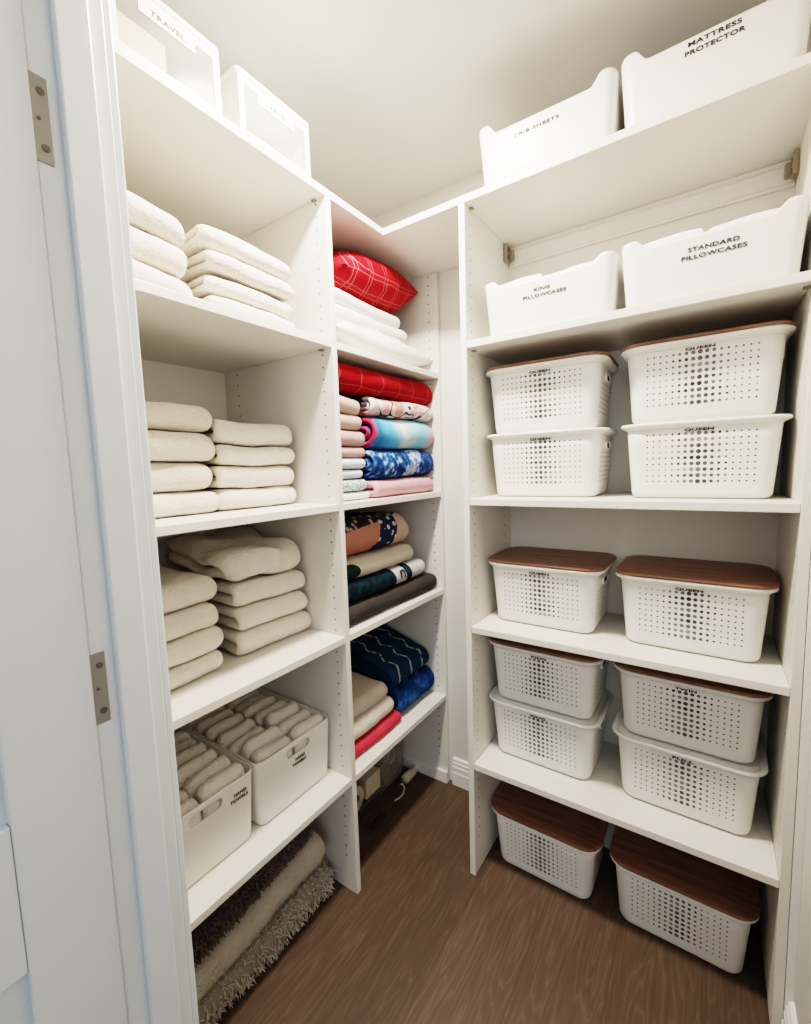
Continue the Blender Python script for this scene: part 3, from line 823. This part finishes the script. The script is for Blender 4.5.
# ------------------------------------------------------------------ corner bay, from the top
def cushion_bm(W, D, T, seed, amp=.004, wr=0, pinch=.09):
    bm = bmesh.new(); n = 30; top, bot = [], []
    for j in range(n+1):
        rt, rb = [], []
        for i in range(n+1):
            u, v = -1+2*i/n, -1+2*j/n
            k = max(0, (1-abs(u)**2.4))**.55*max(0, (1-abs(v)**2.4))**.55
            x = W/2*u*(1-pinch*(1-v*v)-(.08-pinch if pinch < .05 else 0)*v*v); y = D/2*v*(1-pinch*(1-u*u)-(.08-pinch if pinch < .05 else 0)*u*u)
            w_ = wr*math.sin(24*u+7*nz((u, v, 0), 1.3, seed))*(1-k)*k*2
            a = amp*nz((x, y, 0), 12, seed)*k
            rt.append(bm.verts.new((x, y, T/2*k+a+w_)))
            edge = i in (0, n) or j in (0, n)
            rb.append(rt[-1] if edge else bm.verts.new((x, y, -T/2*k+a*.6)))
        top.append(rt); bot.append(rb)
    for j in range(n):
        for i in range(n):
            bm.faces.new((top[j][i], top[j][i+1], top[j+1][i+1], top[j+1][i]))
            q = (bot[j][i], bot[j+1][i], bot[j+1][i+1], bot[j][i+1])
            bm.faces.new(q)
    bmesh.ops.recalc_face_normals(bm, faces=bm.faces)
    return bm
# red cushion: lens lying flat, one corner pointing to the back right
o = obj('cushion', cushion_bm(.40, .47, .20, 5, .006, 0, .0), 'redcushion', smooth=True)
o.location = (-.236, .070, 1.893); o.rotation_euler = (math.radians(7), math.radians(2), math.radians(3)); tag(o, 'shiny red check cushion on top of the white pillows', 'cushion')
fold('folded_sheet', 'white folded sheet directly under the red cushion', 'linen', 'linen', -.075, -.185, .190, 1.762, 1.806, .33, nest=2, seed=2101, amp=.005, er=.02, zfix=1.70, tilty=-.02)
fold('folded_sheet', 'white folded sheet, middle layer beneath the red cushion', 'linen', 'linen', -.065, -.19, .222, 1.708, 1.760, .34, nest=2, seed=2102, amp=.005, er=.03, zfix=1.69)
o = obj('pillow', cushion_bm(.41, .56, .105, 9, .020, .045), 'linen', smooth=True)
o.location = (-.222, .062, z1+.050); o.rotation_euler = (0, 0, 0); tag(o, 'crumpled white pillow lying on the top corner shelf', 'pillow')

# second corner shelf: narrow pile on the left, thick blankets on the right
zz = [1.181, 1.208, 1.247, 1.276, 1.309, 1.343, 1.392, 1.440, 1.492]
lay = [('white towel, bottom of the narrow left pile on the second corner shelf', 'linen'), ('teal speckled towel in the narrow left pile on the second corner shelf', 'tealweave'),
       ('pale blue-grey thin towel above the teal speckled one', 'paleblue'), ('pale blue towel just below the pink ones', 'paleblue'),
       ('dusty pink towel, lowest of the pink ones', 'pinkcream2'), ('dusty pink towel, second of the pink ones from below', 'pinkcream2'),
       ('pale pink towel, third of the pink ones from below', 'pinkcream'), ('pale pink towel, topmost under the red blanket', 'pinkcream')]
for i, (lab, m) in enumerate(lay):
    fold('folded_towel', lab, 'towel', m, -.040+(.004 if i % 2 else 0), -.222, (-.060, -.073, -.088, -.077, -.070, -.070, -.080, -.092)[i], zz[i]+.0006, zz[i+1]-.0006, .24, nest=1, seed=2200+i, amp=.003, er=.012, zfix=z2, tilty=-.10 if i == 7 else 0)
fold('folded_blanket', 'fluffy pale pink blanket at the bottom right of the second corner shelf', 'blanket', 'pinkfluff', -.020, -.050, .312, 1.1815, 1.238, .30, nest=1, seed=2301, amp=.005, er=.02, zfix=z2)
fold('folded_blanket', 'navy print blanket between the pink and the sky-blue one', 'blanket', 'navyprint', -.018, -.050, .316, 1.240, 1.336, .31, nest=2, seed=2302, amp=.006, er=.03, zfix=z2)
fold('folded_blanket', 'sky-blue print blanket above the navy print one', 'blanket', 'blueprint', -.016, -.050, .316, 1.338, 1.440, .31, nest=2, seed=2303, amp=.006, er=.032, zfix=z2)
fold('folded_blanket', 'pink and white print blanket under the red check blanket', 'blanket', 'pinkprint', -.022, -.052, .315, 1.442, 1.500, .30, nest=2, seed=2304, amp=.006, er=.02, zfix=z2)
fold('folded_blanket', 'dark red check blanket on top of the second corner shelf', 'blanket', 'redplaid', -.018, -.220, .316, 1.503, 1.588, .31, nest=2, seed=2305, amp=.009, er=.03, zfix=1.5, gap=.004)

# third corner shelf
fold('folded_blanket', 'charcoal fleece blanket at the bottom of the third corner shelf', 'blanket', 'charcoal', -.022, -.218, .312, z3+.001, .864, .31, nest=2, seed=2401, amp=.006, er=.025, zfix=z3)
nb = fold('folded_blanket', 'navy blanket with silver stripe lying on the charcoal one', 'blanket', 'teamprint', -.040, -.205, .266, .866, .930, .30, nest=1, seed=2402, amp=.004, er=.02, zfix=z3, gap=.004)
fold('folded_blanket', 'plain cream blanket with dark end on the navy striped one', 'blanket', 'creamend', -.052, -.20, .205, .932, .995, .30, nest=2, seed=2403, amp=.005, er=.02, zfix=z3)
fold('folded_blanket', 'peach and navy print blanket on top of the third corner shelf', 'blanket', 'peachprint', -.060, -.21, .195, .997, 1.122, .30, nest=2, seed=2404, amp=.008, er=.04, zfix=.99, sag=.012)
# letter on the silver stripe, wrapped round the front fold
me = text_mesh('n', .060, 1.2, .0002, .001)
dgn = bmesh.new(); dgn.from_mesh(me); bmesh.ops.subdivide_edges(dgn, edges=[e for e in dgn.edges if e.calc_length() > .006], cuts=3); dgn.to_mesh(me); dgn.free()
Rr = .032
for v in me.vertices:
    a = (v.co.y+.012)/Rr; d = Rr+.0035+v.co.z
    v.co = Vector((-.040-Rr+d*math.cos(a), .103+v.co.x, .898+d*math.sin(a)))
me.transform(Matrix.Translation(-nb.location))
child('printed_letter', me, nb)

# fourth corner shelf
fold('folded_towel', 'coral red towel at the bottom left of the lowest corner shelf', 'towel', 'coral', -.038, -.222, .072, z4+.001, .412, .30, nest=2, seed=2501, amp=.004, er=.018, zfix=z4)
fold('folded_towel', 'fluffy off-white towel on the coral red one', 'towel', 'offwhite', -.050, -.22, .052, .414, .478, .30, nest=1, seed=2502, amp=.005, er=.024, zfix=z4)
fold('folded_towel', 'smooth cream towel on top of the fluffy off-white one', 'towel', 'cream', -.060, -.22, .030, .480, .540, .30, nest=1, seed=2503, amp=.005, er=.02, zfix=z4)
fold('folded_towel', 'cobalt blue towel under the zigzag towel on the lowest corner shelf', 'towel', 'bluetowel', -.046, .078, .316, z4+.001, .485, .30, nest=2, seed=2504, amp=.006, er=.02, zfix=z4)
fold('folded_towel', 'navy towel with pale zigzags on top of the cobalt one', 'towel', 'zigzag', -.056, .046, .302, .487, .552, .30, nest=2, seed=2505, amp=.005, er=.02, zfix=.47, tiltx=-.32)

# ------------------------------------------------------------------ clutter under the corner bay
bm = bmesh.new()
cb = thing('clear_plastic_bin', 'low clear plastic bin on the dark floor under the corner shelves', 'bin', (-.265, -.02, 0))
bm = bmesh.new(); W, D, H = .20, .30, .062
rings = [[(x, y, z) for x, y in rrect(w, d, .02, 4)] for w, d, z in ((W-.02, D-.02, .001), (W, D, H), (W+.008, D+.008, H), (W+.008, D+.008, H-.003), (W-.006, D-.006, H-.004), (W-.024, D-.024, .004))]
loft(bm, rings); bmesh.ops.recalc_face_normals(bm, faces=bm.faces); obj('bin_body', bm, 'clear_dark', cb, True)
o = boxo('carton', (-.30, -.165, .004, .088, .078, .152), 'carton', bevel=.002); o.data.transform(Matrix.Translation((.24, -.046, -.078))); o.location = (-.24, .046, .0665); tag(o, 'small white carton standing in the low clear bin', 'box')
bm = bmesh.new()
pts = [(.018, -.028), (.044, -.028), (.046, -.024), (.046, .024), (.044, .028), (.018, .028)]
loft(bm, [[(z_, r*math.cos(2*PI*k/32), r*math.sin(2*PI*k/32)) for k in range(32)] for r, z_ in pts], False, False)
for k in range(1): pass
o = obj('paper_roll', bm, 'carton', smooth=True); o.location = (-.185, -.062, .112); tag(o, 'white paper roll beside the carton, half behind the divider', 'roll')
cc = thing('clear_canister', 'tall clear canister filled with dark and red items under the corner shelves', 'canister', (-.255, .195, 0))
bm = bmesh.new(); W, D, H = .15, .17, .25
rings = [[(x, y, z) for x, y in rrect(w, d, .025, 5)] for w, d, z in ((W-.015, D-.015, .001), (W, D, .02), (W, D, H), (W-.006, D-.006, H), (W-.006, D-.006, .02), (W-.02, D-.02, .005))]
loft(bm, rings); bmesh.ops.recalc_face_normals(bm, faces=bm.faces); obj('canister_body', bm, 'clear_dark', cc, True)
bm = bmesh.new()
loft(bm, [[(x, y, z) for x, y in rrect(w, d, .026, 5)] for w, d, z in ((W+.004, D+.004, H-.01), (W+.008, D+.008, H-.004), (W+.006, D+.006, H+.006), (W-.004, D-.004, H+.010))]); obj('lid', bm, 'clear_dark', cc, True)
def blob(name, label, cat, m, loc, s, seed):
    bm = bmesh.new(); bmesh.ops.create_icosphere(bm, subdivisions=3, radius=1)
    for v in bm.verts:
        k = 1+.22*noise.noise(v.co*1.6+Vector((seed, 0, 0))); v.co = Vector((v.co.x*s[0]*k, v.co.y*s[1]*k, v.co.z*s[2]*k))
    o = obj(name, bm, m, smooth=True); o.location = loc; return tag(o, label, cat)
blob('wrapped_packet', 'dark red wrapped packet inside the tall clear canister', 'packet', 'redplastic', (-.235, .160, .125), (.032, .032, .04), 3)
def coil(name, label, c, r, m):
    bm = bmesh.new(); pts = []
    for k in range(60):
        a = 2*PI*k/20; pts.append((r*.35*math.sin(a*.5), r*math.cos(a), r*math.sin(a)+.004*k/20))
    tube(bm, pts, .005, 6); o = obj(name, bm, m, smooth=True); o.location = c; return tag(o, label, 'cable')
coil('coiled_cable', 'dark coiled cable inside the tall clear canister', (-.225, .215, .175), .035, 'darkplastic')
coil('coiled_cable', 'pale coiled cable low in the tall clear canister', (-.225, .228, .085), .028, 'carton')
bt = thing('small_bottle', 'white capped bottle lying on the floor in front of the clear canister', 'bottle', (-.145, .262, .018))
bm = bmesh.new(); pr = [(.004, -.045), (.016, -.043), (.018, -.038), (.018, .020), (.012, .028), (.009, .030)]
loft(bm, [[(r*math.cos(2*PI*k/20), z_, r*math.sin(2*PI*k/20)) for k in range(20)] for r, z_ in pr]); bmesh.ops.recalc_face_normals(bm, faces=bm.faces); obj('bottle_body', bm, 'carton', bt, True)
bm = bmesh.new(); cyl(bm, (0, .037, 0), .0115, .016, 'y', 18); obj('cap', bm, 'plastic', bt, bevel=.001)
bm = bmesh.new()
tube(bm, [(0, 0, .004), (.01, .03, .004), (.012, .055, .006), (.008, .075, .022), (0, .07, .045), (-.004, .055, .05)], .004, 8)
o = obj('plastic_hook', bm, 'carton', smooth=True); o.scale = (.8, .8, .8); o.location = (-.125, .12, 0); tag(o, 'small pale plastic hook on the floor below the canister', 'hook')
bm = bmesh.new()
for k in range(7):
    tube(bm, [(-.02, .012*k, .004), (.02, .012*k, .004)], .0022, 6)
tube(bm, [(-.02, -.004, .004), (-.02, .076, .004)], .003, 6); tube(bm, [(.02, -.004, .004), (.02, .076, .004)], .003, 6)
o = obj('wire_rack', bm, 'darkplastic', smooth=True); o.location = (-.115, -.03, 0); tag(o, 'small wire rack on the floor in front of the low clear bin', 'rack')

# ------------------------------------------------------------------ folded rugs on the floor of the wide bay
def tufts(o, n, ln, r, m, seed, name='pile'):
    rnd = random.Random(seed); me = o.data
    fs = [p for p in me.polygons if p.normal.x > -.55 and p.center.x > -.20]
    ws = [p.area for p in fs]; bm = bmesh.new()
    for p in rnd.choices(fs, ws, k=n):
        vv = [me.vertices[i].co for i in p.vertices]
        w = [rnd.random() for _ in vv]; s = sum(w); c = sum((v*k for v, k in zip(vv, w)), Vector())/s
        d = (p.normal+Vector((rnd.gauss(0, .45), rnd.gauss(0, .45), rnd.gauss(-.15, .4)))).normalized()
        l = ln*rnd.uniform(.6, 1.2); bend = Vector((rnd.gauss(0, .3), rnd.gauss(0, .3), -.35))*l
        zmin = -o.location.z+.0015
        q = [c-d*.002, c+d*l*.55+bend*.25, c+d*l+bend]
        for v in q: v.z = max(v.z, zmin)
        a = d.orthogonal().normalized(); b = d.cross(a); prev = None
        for k, (v, rr) in enumerate(zip(q, (r, r*1.05, r*.55))):
            ring = [bm.verts.new(v+(a*math.cos(2*PI*t/5)+b*math.sin(2*PI*t/5))*rr) for t in range(5)]
            if prev:
                for t in range(5): bm.faces.new((prev[t], prev[(t+1) % 5], ring[(t+1) % 5], ring[t]))
            prev = ring
        bm.faces.new(prev)
    t = obj(name, bm, m, o, True); t['kind'] = 'stuff'
    return t
rg = fold('folded_rug', 'pale shag rug folded at the bottom of the floor pile', 'rug', 'rugbase', -.062, -.79, -.268, .003, .078, .36, nest=1, seed=2601, amp=.006, er=.03, zfix=0, ny=30)
tufts(rg, 13000, .012, .0015, 'ruglight', 1)
mid = fold('folded_rug', 'smooth beige pile rug folded in the middle of the floor pile', 'rug', 'rugbeige', -.064, -.79, -.296, .092, .176, .34, nest=2, seed=2602, amp=.006, er=.03, zfix=.06, gap=.006, ny=30, tilty=.10)
tufts(mid, 9000, .005, .0010, 'rugbeige', 2)
tp = fold('folded_rug', 'dark brown shag rug folded on top of the floor pile', 'rug', 'rugdarkbase', -.072, -.79, -.335, .190, .279, .31, nest=1, seed=2603, amp=.006, er=.03, zfix=.06, ny=30, tilty=.10)
tufts(tp, 12000, .010, .0016, 'rugdark', 3)

# ------------------------------------------------------------------ lights, world, camera
def area(name, loc, rot, size, power, c, shape='DISK', sy=None):
    l = bpy.data.lights.new(name, 'AREA'); l.energy = power; l.color = c; l.shape = shape; l.size = size
    if sy: l.size_y = sy
    o = bpy.data.objects.new(name, l); COL.objects.link(o); o.location = loc; o.rotation_euler = rot; return o
area('ceiling_lamp', (LX, LY, ZC-.012), (0, 0, 0), .12, 15, (1, .92, .80))
area('hall_fill', (1.6, -3.2, 1.7), (math.radians(80), 0, math.radians(25)), 1.8, 8, (.84, .92, 1.0), 'RECTANGLE', 1.6)  # added soft bluish fill lamp behind the camera, lifts the jamb and shelves
w = bpy.data.worlds.new('hall_daylight'); scene.world = w; w.use_nodes = True
bg = w.node_tree.nodes['Background']; bg.inputs[0].default_value = (.93, .96, 1.0, 1); bg.inputs[1].default_value = .17
scene.view_settings.view_transform = 'Filmic'; scene.view_settings.look = 'High Contrast'
scene.view_settings.exposure = 1.12; scene.view_settings.gamma = 1.0
cam = bpy.data.cameras.new('camera'); co = bpy.data.objects.new('camera', cam); COL.objects.link(co)
co.location = (.8371, -1.1488, 1.2741); co.rotation_euler = (1.472, .0312, .5974)
cam.sensor_fit = 'HORIZONTAL'; cam.sensor_width = 36; cam.lens = 444.156/811*36; cam.clip_start = .01
scene.camera = co
